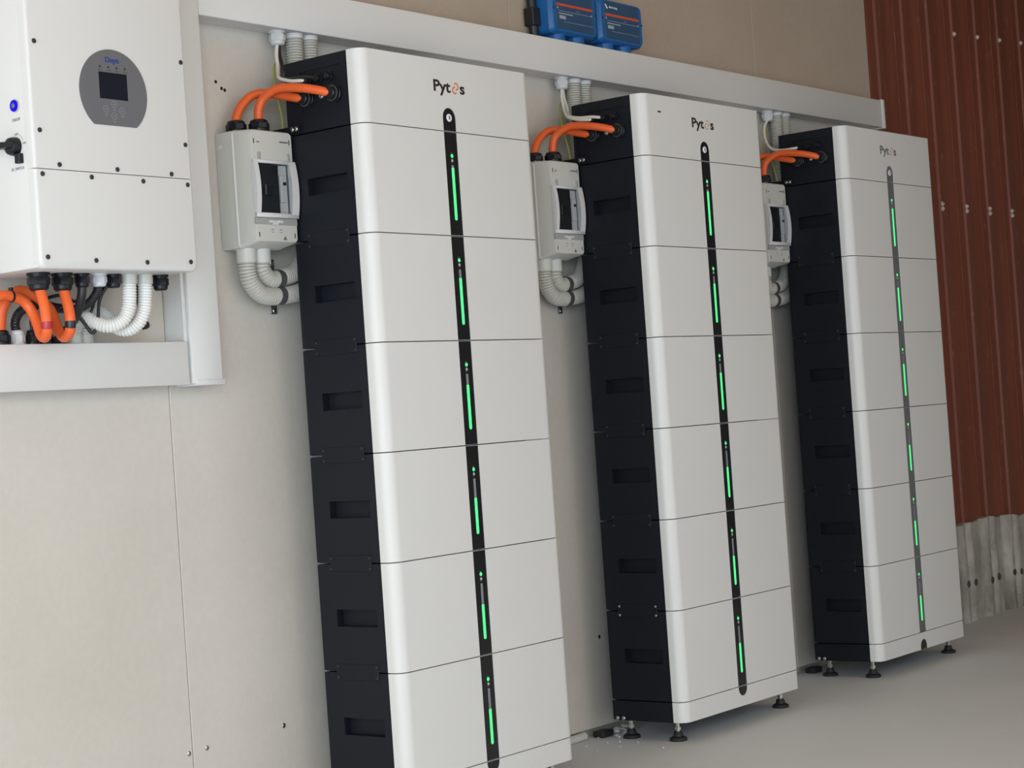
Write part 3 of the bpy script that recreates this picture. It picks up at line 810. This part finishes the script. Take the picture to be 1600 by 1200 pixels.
# ------------------------------------------------------------------ inverter
IX0, IX1, IY, IZ0, IZ1, SEAM = 0.272, 0.653, 0.090, ZF - 0.476, ZF + 0.42, ZF - 0.2935
inv = thing('inverter', (0.4625, 0.30, IZ0), 'large white wall inverter with a round grey display panel', 'inverter')
O = Vector(inv.location)
def rrect(x0, x1, y0, y1, r, q=6):
    p = []
    for cx, cy, a0 in ((x1 - r, y1 - r, 0), (x0 + r, y1 - r, 90), (x0 + r, y0 + r, 180), (x1 - r, y0 + r, 270)):
        for k in range(q + 1):
            a = math.radians(a0 + 90 * k / q); p.append((cx + r * math.cos(a), cy + r * math.sin(a)))
    return p
obj('case', sub(MB().box(IX0 + 0.0012, IX1 - 0.0012, IY + 0.010, 0.292, IZ0 + 0.002, IZ1, 0.004, 2).mesh('inverter_case', INVW)), inv)
def inv_panel(z0, z1, name, bottom_round):
    def ring(ins, rb):
        a, b, c, d = IX0 + ins, IX1 - ins, z0 + (ins if bottom_round else 0), z1
        if not bottom_round: return [(b, d), (a, d), (a, c), (b, c)]
        p = [(b, d), (a, d)]
        for cx, cz, a0 in ((a + rb, c + rb, 180), (b - rb, c + rb, 270)):
            for k in range(7):
                an = math.radians(a0 + 90 * k / 6); p.append((cx + rb * math.cos(an), cz + rb * math.sin(an)))
        return p
    rings = [(ring(0.0, 0.014), IY + 0.020), (ring(0.0, 0.014), IY + 0.006)]
    for k in range(1, 5):
        an = math.pi / 2 * k / 4
        rings.append((ring(0.006 * (1 - math.cos(an)), 0.014), IY + 0.006 - 0.006 * math.sin(an)))
    n = len(rings[0][0]); vs, fs = [], [list(range(n))[::-1]]
    for p, y in rings: vs += [(a, y, b) for a, b in p]
    for q in range(len(rings) - 1): fs += [[q * n + i, q * n + (i + 1) % n, (q + 1) * n + (i + 1) % n, (q + 1) * n + i] for i in range(n)]
    fs.append([(len(rings) - 1) * n + i for i in range(n)])
    return obj(name, sub(MB().raw(vs, fs).mesh(name, INVW, 40)), inv)
inv_panel(SEAM + 0.0008, IZ1, 'front_panel', False)
inv_panel(IZ0, SEAM - 0.0008, 'lower_cover', True)
isc = screw_mesh('inv_screw', 0.0046, 0.002, (0, -1, 0), SCRW)
for x, z in ((.288, -.060), (.288, -.223), (.642, -.063), (.640, -.226), (.328, -.284), (.464, -.285), (.599, -.286), (.288, -.303), (.401, -.303), (.526, -.304), (.639, -.305), (.288, -.455), (.399, -.459), (.523, -.460), (.634, -.457)):
    obj('screw', isc, inv, (x - O.x, IY - 0.0006 - O.y, ZF + z - O.z))
# display panel: circle with a flat bottom
dcx, dcz, dr_ = 0.467, ZF - 0.1385, 0.0815
a0 = math.asin(0.0635 / dr_)
pts = [(dcx + dr_ * math.cos(a), dcz + dr_ * math.sin(a)) for a in [-a0 + (math.pi + 2 * a0) * k / 48 for k in range(49)]]
dp = obj('display_panel', sub(MB().prism(pts, 'y', IY - 0.0016, IY + 0.001).mesh('display_panel', PANEL)), inv)
YD = IY - 0.0016
obj('screen', sub(MB().box(0.4325, 0.5005, YD - 0.0005, YD + 0.001, ZF - 0.1520, ZF - 0.1015, 0.0003, 1).mesh('screen', SCREEN)), dp)
obj('logo', text_mesh('deye', 'Deye', 0.0145, BINK, 'front', 0.0330, 0.0004), dp, Vector((0.4670, YD - 0.0003, ZF - 0.0775)) - O)
for x in (.437, .457, .477, .497):
    obj('indicator', cached('ind', lambda: MB().lathe((0, 0, 0), (0, -1, 0), [(-0.001, 0.0021), (0.0005, 0.0021)], 10).mesh('indicator', INK)), dp, Vector((x, YD, ZF - 0.0915)) - O)
    obj('print', cached('indp', lambda: MB().box(-0.005, 0.005, -0.0003, 0.0005, -0.0008, 0.0008).mesh('indicator_print', mat('dark_grey_print', (0.06, 0.06, 0.07), 0.5))), dp, Vector((x + .001, YD, ZF - 0.0975)) - O)
for x, z in ((.466, -.1615), (.4455, -.1715), (.4845, -.1725), (.464, -.1840)):
    def key():
        mb = MB(); q = 24; ro, ri = 0.0068, 0.0058; vs, fs = [], []
        for k in range(q):
            a = 2 * math.pi * k / q
            for r in (ro, ri):
                for y in (-0.0004, 0.0004): vs.append((r * math.cos(a), y, r * math.sin(a)))
        for k in range(q):
            b_, c_ = 4 * k, 4 * ((k + 1) % q)
            fs += [[b_, c_, c_ + 2, b_ + 2], [b_, b_ + 1, c_ + 1, c_], [b_ + 2, c_ + 2, c_ + 3, b_ + 3]]
        mb.raw(vs, fs); mb.box(-0.0028, 0.0028, -0.0004, 0.0004, -0.0115, -0.0098); mb.box(-0.0014, 0.0014, -0.0004, 0.0004, -0.0016, 0.0016)
        return mb.mesh('key', BTN)
    obj('key', cached('key', key), dp, Vector((x, YD, ZF + z)) - O)
# left side: lit push button, rotary switch and print
XL = IX0 + 0.0012
XP = IX0 + 0.0012
pb_ = obj('power_button', sub(MB().lathe((XL + 0.001, 0.135, ZF - 0.1735), (-1, 0, 0), [(0, 0.0118), (0.004, 0.0118), (0.0045, 0.0108)], 24).mesh('push_button', STEEL)), inv)
obj('light_ring', sub(MB().lathe((XL, 0.135, ZF - 0.1735), (-1, 0, 0), [(0, 0.0106), (0.0052, 0.0106), (0.0056, 0.0100)], 24).mesh('light_ring', BLUELED)), pb_)['label'] = 'glowing blue ring of the push button'
obj('button_cap', sub(MB().lathe((XL, 0.135, ZF - 0.1735), (-1, 0, 0), [(0, 0.0046), (0.0062, 0.0046), (0.0066, 0.004)], 20).mesh('button_cap', mat('dark_steel_cap', (0.20, 0.20, 0.22), 0.35, metal=0.5))), pb_)
sw = obj('rotary_switch', sub(MB().lathe((XL + 0.001, 0.142, ZF - 0.2475), (-1, 0, 0), [(0, 0.0175), (0.010, 0.0170), (0.016, 0.0150), (0.018, 0.0120)], 28).box(XL - 0.010, XL + 0.001, 0.122, 0.136, ZF - 0.280, ZF - 0.262, 0.001, 1).mesh('rotary_switch', GLAND)), inv)
def lever():
    vs = []
    for y, hz, xa, xb in ((0.128, 0.0045, XL - 0.026, XL - 0.016), (0.150, 0.0060, XL - 0.034, XL - 0.016), (0.185, 0.0035, XL - 0.036, XL - 0.026)):
        vs += [(xa, y, ZF - 0.2465 - hz), (xb, y, ZF - 0.2465 - hz), (xb, y, ZF - 0.2465 + hz), (xa, y, ZF - 0.2465 + hz)]
    fs = [[0, 1, 2, 3], [8, 11, 10, 9]]
    for j in (0, 4):
        fs += [[j + k, j + (k + 1) % 4, j + 4 + (k + 1) % 4, j + 4 + k] for k in range(4)]
    return sub(MB().raw(vs, fs).mesh('switch_lever', GLAND))
obj('switch_lever', lever(), sw)
obj('print', text_mesh('onoff', 'ON/OFF', 0.008, GINK, 'left', 0.024), inv, Vector((XP - 0.0002, 0.136, ZF - 0.199)) - O)
obj('print', text_mesh('dcswitch', 'DC SWITCH', 0.008, GINK, 'left', 0.036), inv, Vector((XP - 0.0002, 0.1400, ZF - 0.2885)) - O)
obj('print', text_mesh('off', 'OFF', 0.006, GINK, 'left', 0.011), inv, Vector((XP - 0.0002, 0.138, ZF - 0.2255)) - O)
obj('print', text_mesh('on', 'ON', 0.006, GINK, 'left', 0.009), inv, Vector((XP - 0.0002, 0.117, ZF - 0.2440)) - O)
arcp = [(0.142 - 0.024 * math.cos(a), ZF - 0.2475 + 0.024 * math.sin(a)) for a in [math.radians(d) for d in range(22, 66, 6)]]
arcp += [(0.142 - 0.0234 * math.cos(a), ZF - 0.2475 + 0.0234 * math.sin(a)) for a in [math.radians(d) for d in range(64, 20, -6)]]
obj('print', sub(MB().prism(arcp, 'x', XP - 0.0003, XP + 0.003).mesh('arc_print', GINK)), inv)
for x, r, L_, mt, nm in ((.336, .0215, .034, GLAND, 'a'), (.391, .0205, .034, GLAND, 'b'), (.438, .0150, .027, GLAND, 'c'), (.4800, .0150, .025, WGLAND, 'd'), (.5155, .0150, .027, GLAND, 'e'), (.634, .0165, .031, GLAND, 'h')):
    obj('cable_gland', gland_mesh('gl_inv_' + nm, r, L_, (0, 0, -1), mt), inv, Vector((x, 0.182, IZ0 + 0.0025)) - O)
for x in (.5535, .5935):
    obj('conduit_collar', cached('inv_col', lambda: MB().lathe((0, 0, 0), (0, 0, -1), [(0, 0.0165), (0.018, 0.0160), (0.019, 0.0150)], 24).mesh('inverter_collar', COLLAR)), inv, Vector((x, 0.182, IZ0 + 0.0025)) - O)

# ------------------------------------------------------------------ cables under the inverter
c1 = [(.336, .182, 1.170), (.335, .175, 1.150), (.333, .165, 1.124), (.331, .160, 1.095), (.334, .165, 1.078), (.340, .180, 1.071), (.345, .196, 1.076), (.349, .208, 1.092), (.352, .220, 1.110), (.349, .230, 1.130), (.337, .235, 1.145), (.312, .235, 1.153), (.287, .236, 1.153), (.246, .240, 1.133), (.225, .245, 1.10)]
k1 = cable('power_cable', c1, 0.0100, ORANGE, 'orange cable with a band of red tape under the inverter', 'cable', None, 0.005)
b1 = Vector(k1.location)
seg1 = [p for p in catmull(c1, 0.003)]
near = min(range(len(seg1)), key=lambda i: (seg1[i] - Vector((.331, .160, 1.093))).length)
obj('tape', MB().tube([p - b1 for p in seg1[near - 2:near + 3]], 0.0104, 14).mesh('tape', REDTAPE, 60), k1)['label'] = 'red tape'
c2 = [(.391, .182, 1.168), (.3905, .176, 1.150), (.388, .165, 1.124), (.386, .160, 1.098), (.387, .165, 1.080), (.391, .182, 1.072), (.397, .200, 1.074), (.405, .222, 1.090), (.414, .240, 1.108), (.416, .255, 1.130), (.404, .262, 1.146), (.389, .266, 1.157), (.369, .270, 1.167), (.347, .270, 1.164), (.330, .270, 1.150), (.320, .275, 1.134), (.318, .280, 1.110), (.318, .283, 1.094)]
k2 = cable('power_cable', c2, 0.0100, ORANGE, 'orange cable with a band of black tape under the inverter', 'cable', None, 0.005)
b2 = Vector(k2.location)
seg2 = catmull(c2, 0.003)
near = min(range(len(seg2)), key=lambda i: (seg2[i] - Vector((.386, .160, 1.094))).length)
obj('tape', MB().tube([p - b2 for p in seg2[near - 2:near + 3]], 0.0104, 14).mesh('tape', BLKTAPE, 60), k2)['label'] = 'black tape'
# cable tie round the orange cable
tie = MB()
q = 16; vs, fs = [], []
for k in range(q):
    a = 2 * math.pi * k / q
    for rr in (0.0101, 0.0116):
        for xx in (-0.002, 0.002): vs.append((xx, rr * math.cos(a), rr * math.sin(a)))
for k in range(q):
    b_, c_ = 4 * k, 4 * ((k + 1) % q)
    fs += [[b_, b_ + 1, c_ + 1, c_], [b_ + 2, c_ + 2, c_ + 3, b_ + 3], [b_, c_, c_ + 2, b_ + 2], [b_ + 1, b_ + 3, c_ + 3, c_ + 1]]
tie.raw(vs, fs); tie.box(-0.003, 0.003, -0.004, 0.004, 0.010, 0.0165, 0.0006, 1)
tag(obj('cable_tie', tie.mesh('cable_tie', BLKTAPE), None, (.312, .235, 1.153)), 'small black cable tie around the orange cable', 'cable tie')
bg_ = [('black', .318, .0195, GLAND, 'black cable gland on the lower trunking at the left edge'), ('white', .357, .0150, WGLAND, 'white cable gland standing on the lower trunking'), ('black', .392, .0125, GLAND, 'small black cable gland right of the white gland on the lower trunking'), ('black', .424, .0145, GLAND, 'black cable gland on the lower trunking behind the orange bends')]
for q_, x, r, mt, lb in bg_:
    tag(obj('cable_gland', gland_mesh('gl_low_%d' % int(x * 1000), r, 0.030, (0, 0, 1), mt), None, (x, 0.284, ZF - 0.6035)), lb, 'cable gland')
ribbed('conduit', [(.357, .284, 1.088), (.353, .283, 1.105), (.361, .281, 1.124), (.382, .276, 1.138), (.416, .283, 1.143), (.448, .268, 1.134), (.470, .246, 1.130), (.484, .222, 1.140), (.485, .198, 1.158), (.480, .184, 1.175)], 0.0088, BCABLE, 'black ribbed conduit arching from the white gland under the inverter', 'conduit', None, 0.0045, 0.10, 14)
wires = [([(.392, .284, 1.092), (.394, .285, 1.118), (.411, .288, 1.136), (.440, .291, 1.155), (.468, .280, 1.160), (.476, .258, 1.146), (.470, .235, 1.150), (.452, .205, 1.166), (.438, .182, 1.172)], .0034, 'thin black wire arching behind the orange cables'),
         ([(.424, .284, 1.092), (.430, .270, 1.118), (.455, .252, 1.137), (.479, .240, 1.108), (.495, .230, 1.081), (.501, .220, 1.106), (.498, .207, 1.143), (.505, .192, 1.168), (.5155, .182, 1.172)], .0034, 'thin black wire dipping in a point below the black gland'),
         ([(.414, .262, 1.122), (.445, .252, 1.126), (.472, .243, 1.112), (.492, .240, 1.108), (.503, .236, 1.131), (.499, .215, 1.155), (.508, .195, 1.172), (.514, .184, 1.176)], .0030, 'thin black wire looping beside the white conduit')]
for p, r, lb in wires: cable('wire', p, r, BCABLE, lb, 'wire', None, 0.005, 8)
cable('signal_cable', [(.438, .182, 1.180), (.436, .184, 1.150), (.437, .200, 1.120), (.440, .230, 1.095), (.441, .262, 1.078), (.441, .283, 1.062)], .0088, BCABLE, 'thick straight black cable under the third gland of the inverter', 'cable', None, 0.005)
ribbed('conduit', [(.5535, .182, 1.178), (.552, .182, 1.150), (.549, .184, 1.126), (.541, .190, 1.106), (.527, .199, 1.096), (.512, .212, 1.095), (.500, .230, 1.104), (.494, .250, 1.112), (.492, .272, 1.103), (.492, .284, 1.084), (.492, .284, 1.0645)], 0.0142, WCONDUIT, 'left white ribbed conduit curling under the inverter', 'conduit', 'white inverter conduits', 0.0054, 0.17)
ribbed('conduit', [(.5935, .182, 1.178), (.592, .182, 1.150), (.589, .185, 1.122), (.582, .194, 1.100), (.571, .210, 1.088), (.560, .229, 1.091), (.552, .247, 1.108), (.546, .266, 1.124), (.534, .284, 1.126), (.526, .290, 1.108), (.525, .290, 1.085), (.525, .290, 1.0645)], 0.0142, WCONDUIT, 'right white ribbed conduit curling under the inverter', 'conduit', 'white inverter conduits', 0.0054, 0.17)
for x, y in ((.492, .284), (.525, .290)):
    tag(obj('conduit_collar', cached('low_col', lambda: MB().lathe((0, 0, 0), (0, 0, 1), [(0, 0.0165), (0.022, 0.0160)], 20).mesh('low_collar', COLLAR)), None, (x, y, ZF - 0.6035)), 'grey collar on the lower trunking, %s of two under the white conduits' % ('left' if x < .5 else 'right'), 'collar')
cable('wire', [(.606, .215, 1.190), (.605, .215, 1.165), (.606, .218, 1.135), (.622, .225, 1.110), (.645, .240, 1.096), (.652, .270, 1.094), (.652, .310, 1.094)], .0042, BCABLE, 'black wire hanging between the white conduits to the wall', 'wire', None, 0.005, 8)
tag(obj('plug', MB().box(-.007, .007, -.006, .006, -.010, .010, .002, 1).lathe((0, 0, -.010), (0, 0, -1), [(0, .0052), (.012, .0046)], 10).mesh('plug', GLAND), None, (.6055, .215, 1.171)), 'small black plug between the two white conduits', 'plug')

# ------------------------------------------------------------------ blue charge controllers above the trunking
def controller(x0, label):
    t = thing('charge_controller', (x0, WALL, ZF + 0.175), label, 'controller', 'blue controllers')
    w, yf = 0.205, 0.245
    o = Vector((0, WALL, ZF + 0.175))
    def shift(me): me.transform(Matrix.Translation(-o)); return me
    z0, z1 = ZF + 0.197, ZF + 0.318
    def rr(x0_, x1_, za, zb, r): return rrect(x0_, x1_, za, zb, r, 4)
    def body():
        ringsd = [(rr(0, w, z0, z1, 0.014), WALL - 0.0005), (rr(0, w, z0, z1, 0.014), yf + 0.012), (rr(0.006, w - 0.006, z0 + 0.006, z1 - 0.006, 0.014), yf)]
        vs, fs = [], []; n = len(ringsd[0][0])
        for p, y in ringsd: vs += [(a, y, b) for a, b in p]
        for j in range(2): fs += [[j * n + i, j * n + (i + 1) % n, (j + 1) * n + (i + 1) % n, (j + 1) * n + i] for i in range(n)]
        fs.append([2 * n + i for i in range(n)])
        return shift(MB().raw(vs, fs).mesh('controller_body', BLUE, 25))
    b = obj('body', cached('vc_body', body), t)
    obj('label_plate', cached('vc_plate', lambda: shift(MB().box(0.020, w - 0.020, yf - 0.0012, yf + 0.0005, z0 + 0.012, z1 - 0.008, 0.0004, 1).mesh('label_plate', DBLUE))), t)
    obj('stripe', cached('vc_stripe', lambda: shift(MB().box(0.022, w - 0.022, yf - 0.0020, yf - 0.0010, ZF + 0.270, ZF + 0.2765).mesh('stripe', OSTRIPE))), t)
    def pr():
        mb = MB()
        mb.box(0.030, w - 0.024, yf - 0.0018, yf - 0.0010, ZF + 0.2562, ZF + 0.2572)
        mb.box(0.050, w - 0.024, yf - 0.0018, yf - 0.0010, ZF + 0.2285, ZF + 0.2293)
        mb.box(0.030, 0.092, yf - 0.0018, yf - 0.0010, ZF + 0.2485, ZF + 0.2515)
        mb.box(0.032, 0.060, yf - 0.0018, yf - 0.0010, ZF + 0.2355, ZF + 0.2445)
        mb.box(0.110, 0.122, yf - 0.0018, yf - 0.0010, ZF + 0.2620, ZF + 0.2632)
        mb.box(0.024, 0.029, yf - 0.0018, yf - 0.0010, ZF + 0.2615, ZF + 0.2665); mb.box(w - 0.029, w - 0.024, yf - 0.0018, yf - 0.0010, ZF + 0.2560, ZF + 0.2610)
        return shift(mb.mesh('print', mat('pale_blue_print', (0.33, 0.38, 0.44), 0.5)))
    obj('print', cached('vc_print', pr), t)
    obj('logo_lettering', text_mesh('vict', 'victron energy', 0.009, WINK, 'front', 0.040), t, Vector((0.062, yf - 0.0014, ZF + 0.2955)) - o)
    obj('logo_emblem', cached('vc_emb', lambda: shift(MB().prism([(0.022, ZF + 0.301), (0.028, ZF + 0.301), (0.034, ZF + 0.295), (0.028, ZF + 0.295)], 'y', yf - 0.0018, yf - 0.001).prism([(0.028, ZF + 0.2945), (0.034, ZF + 0.2945), (0.037, ZF + 0.290), (0.031, ZF + 0.290)], 'y', yf - 0.0018, yf - 0.001).mesh('logo_emblem', WINK))), t)
    # cable hoods below
    def hood():
        pts = [(-0.024 * math.cos(a), -0.016 * math.sin(a)) for a in [math.pi * k / 10 for k in range(11)]]
        return MB().prism([(p[0], p[1] + 0.03) for p in pts] + [(0.024, 0.055), (-0.024, 0.055)], 'z', -0.019, 0.014).mesh('cable_hood', BLUE)
    for hx in (0.055, 0.140): obj('cable_hood', cached('vc_hood', hood), t, (hx, yf - 0.006 - o.y, z0 + 0.004 - o.z))
    for sx in (0.006, w - 0.006): obj('screw', screw_mesh('vc_screw', 0.0035, 0.0015, (0, -1, 0), SCRW), t, (sx if sx > .1 else sx + 0.004, yf - o.y, ZF + 0.262 - o.z))
    return t
controller(2.100, 'left blue charge controller on the wall, beside the black cable')
controller(2.322, 'right blue charge controller on the wall, white lettering at its top')
bt = thing('wall_cable', (2.086, 0.298, ZF + 0.21), 'thick black cable with a square block left of the blue controllers', 'cable')
obj('sheath', MB().tube(catmull([(0.004, 0, -0.028), (0, 0, 0.02), (-0.002, 0, 0.20), (0, 0, 0.5)], 0.02), 0.0125, 12).mesh('wall_cable', BCABLE, 60), bt)
obj('block', MB().box(-0.020, 0.0135, -0.017, 0.014, 0.008, 0.056, 0.002, 1).mesh('cable_block', BLKTAPE), bt)

# ------------------------------------------------------------------ bits on the floor along the wall
def chip(seed, s):
    rnd = random.Random(seed); t = bmesh.new(); bmesh.ops.create_icosphere(t, subdivisions=1, radius=s)
    for v in t.verts:
        v.co *= rnd.uniform(0.65, 1.15); v.co.z *= 0.6
    zmin = min(v.co.z for v in t.verts)
    for v in t.verts: v.co.z -= zmin
    mb = MB(); mb.take(t); return mb.mesh('chip', CHIP, 5)
cm = [chip(k, s) for k, s in enumerate((0.012, 0.008, 0.006, 0.004))]
spots = [(2.205, .272, 0), (2.232, .292, 0), (2.255, .285, 1), (2.275, .296, 0), (2.215, .300, 1), (2.240, .268, 2), (2.262, .306, 2), (2.190, .285, 2), (1.98, .18, 3), (2.13, .28, 3), (2.165, .245, 1), (2.185, .235, 1), (2.150, .225, 2), (2.180, .205, 2), (2.100, .190, 3), (2.080, .215, 3), (2.045, .150, 3), (2.063, .030, 3), (2.110, .140, 3), (2.215, .250, 1), (2.02, .24, 3)]
for x, y, k in spots:
    tag(obj('rubble_chip', cm[k], None, (x, y, 0), (0, 0, random.uniform(0, 6))), *((('larger pale rubble lump against the wall beside the foot of the middle tower', 'rubble', 'rubble lumps by the middle tower')) if k == 0 else (('tiny pale rubble crumb on the floor at the foot of the middle tower', 'rubble', 'rubble crumbs by the middle tower'))))
for i, (x0, nm) in enumerate(((2.145, 'middle'), (3.30, 'farthest'))):
    tag(obj('rubber_block', MB().box(-0.024, 0.024, -0.020, 0.016, 0.0, 0.018, 0.004, 2).mesh('rubber_block', RUBBER), None, (x0 + (0.012 if i == 0 else -0.010), 0.284, 0)), 'black rubber block under the wall board left of the %s tower' % nm, 'rubber block')
tag(obj('pipe_stub', MB().tube([Vector((-0.05, 0, 0.0105)), Vector((0, 0, 0.0105)), Vector((0.04, 0.002, 0.0105))], 0.0105, 14).mesh('pipe_stub', COLLAR), None, (2.058, .299, 0)), 'short grey pipe stub lying under the wall board', 'pipe')
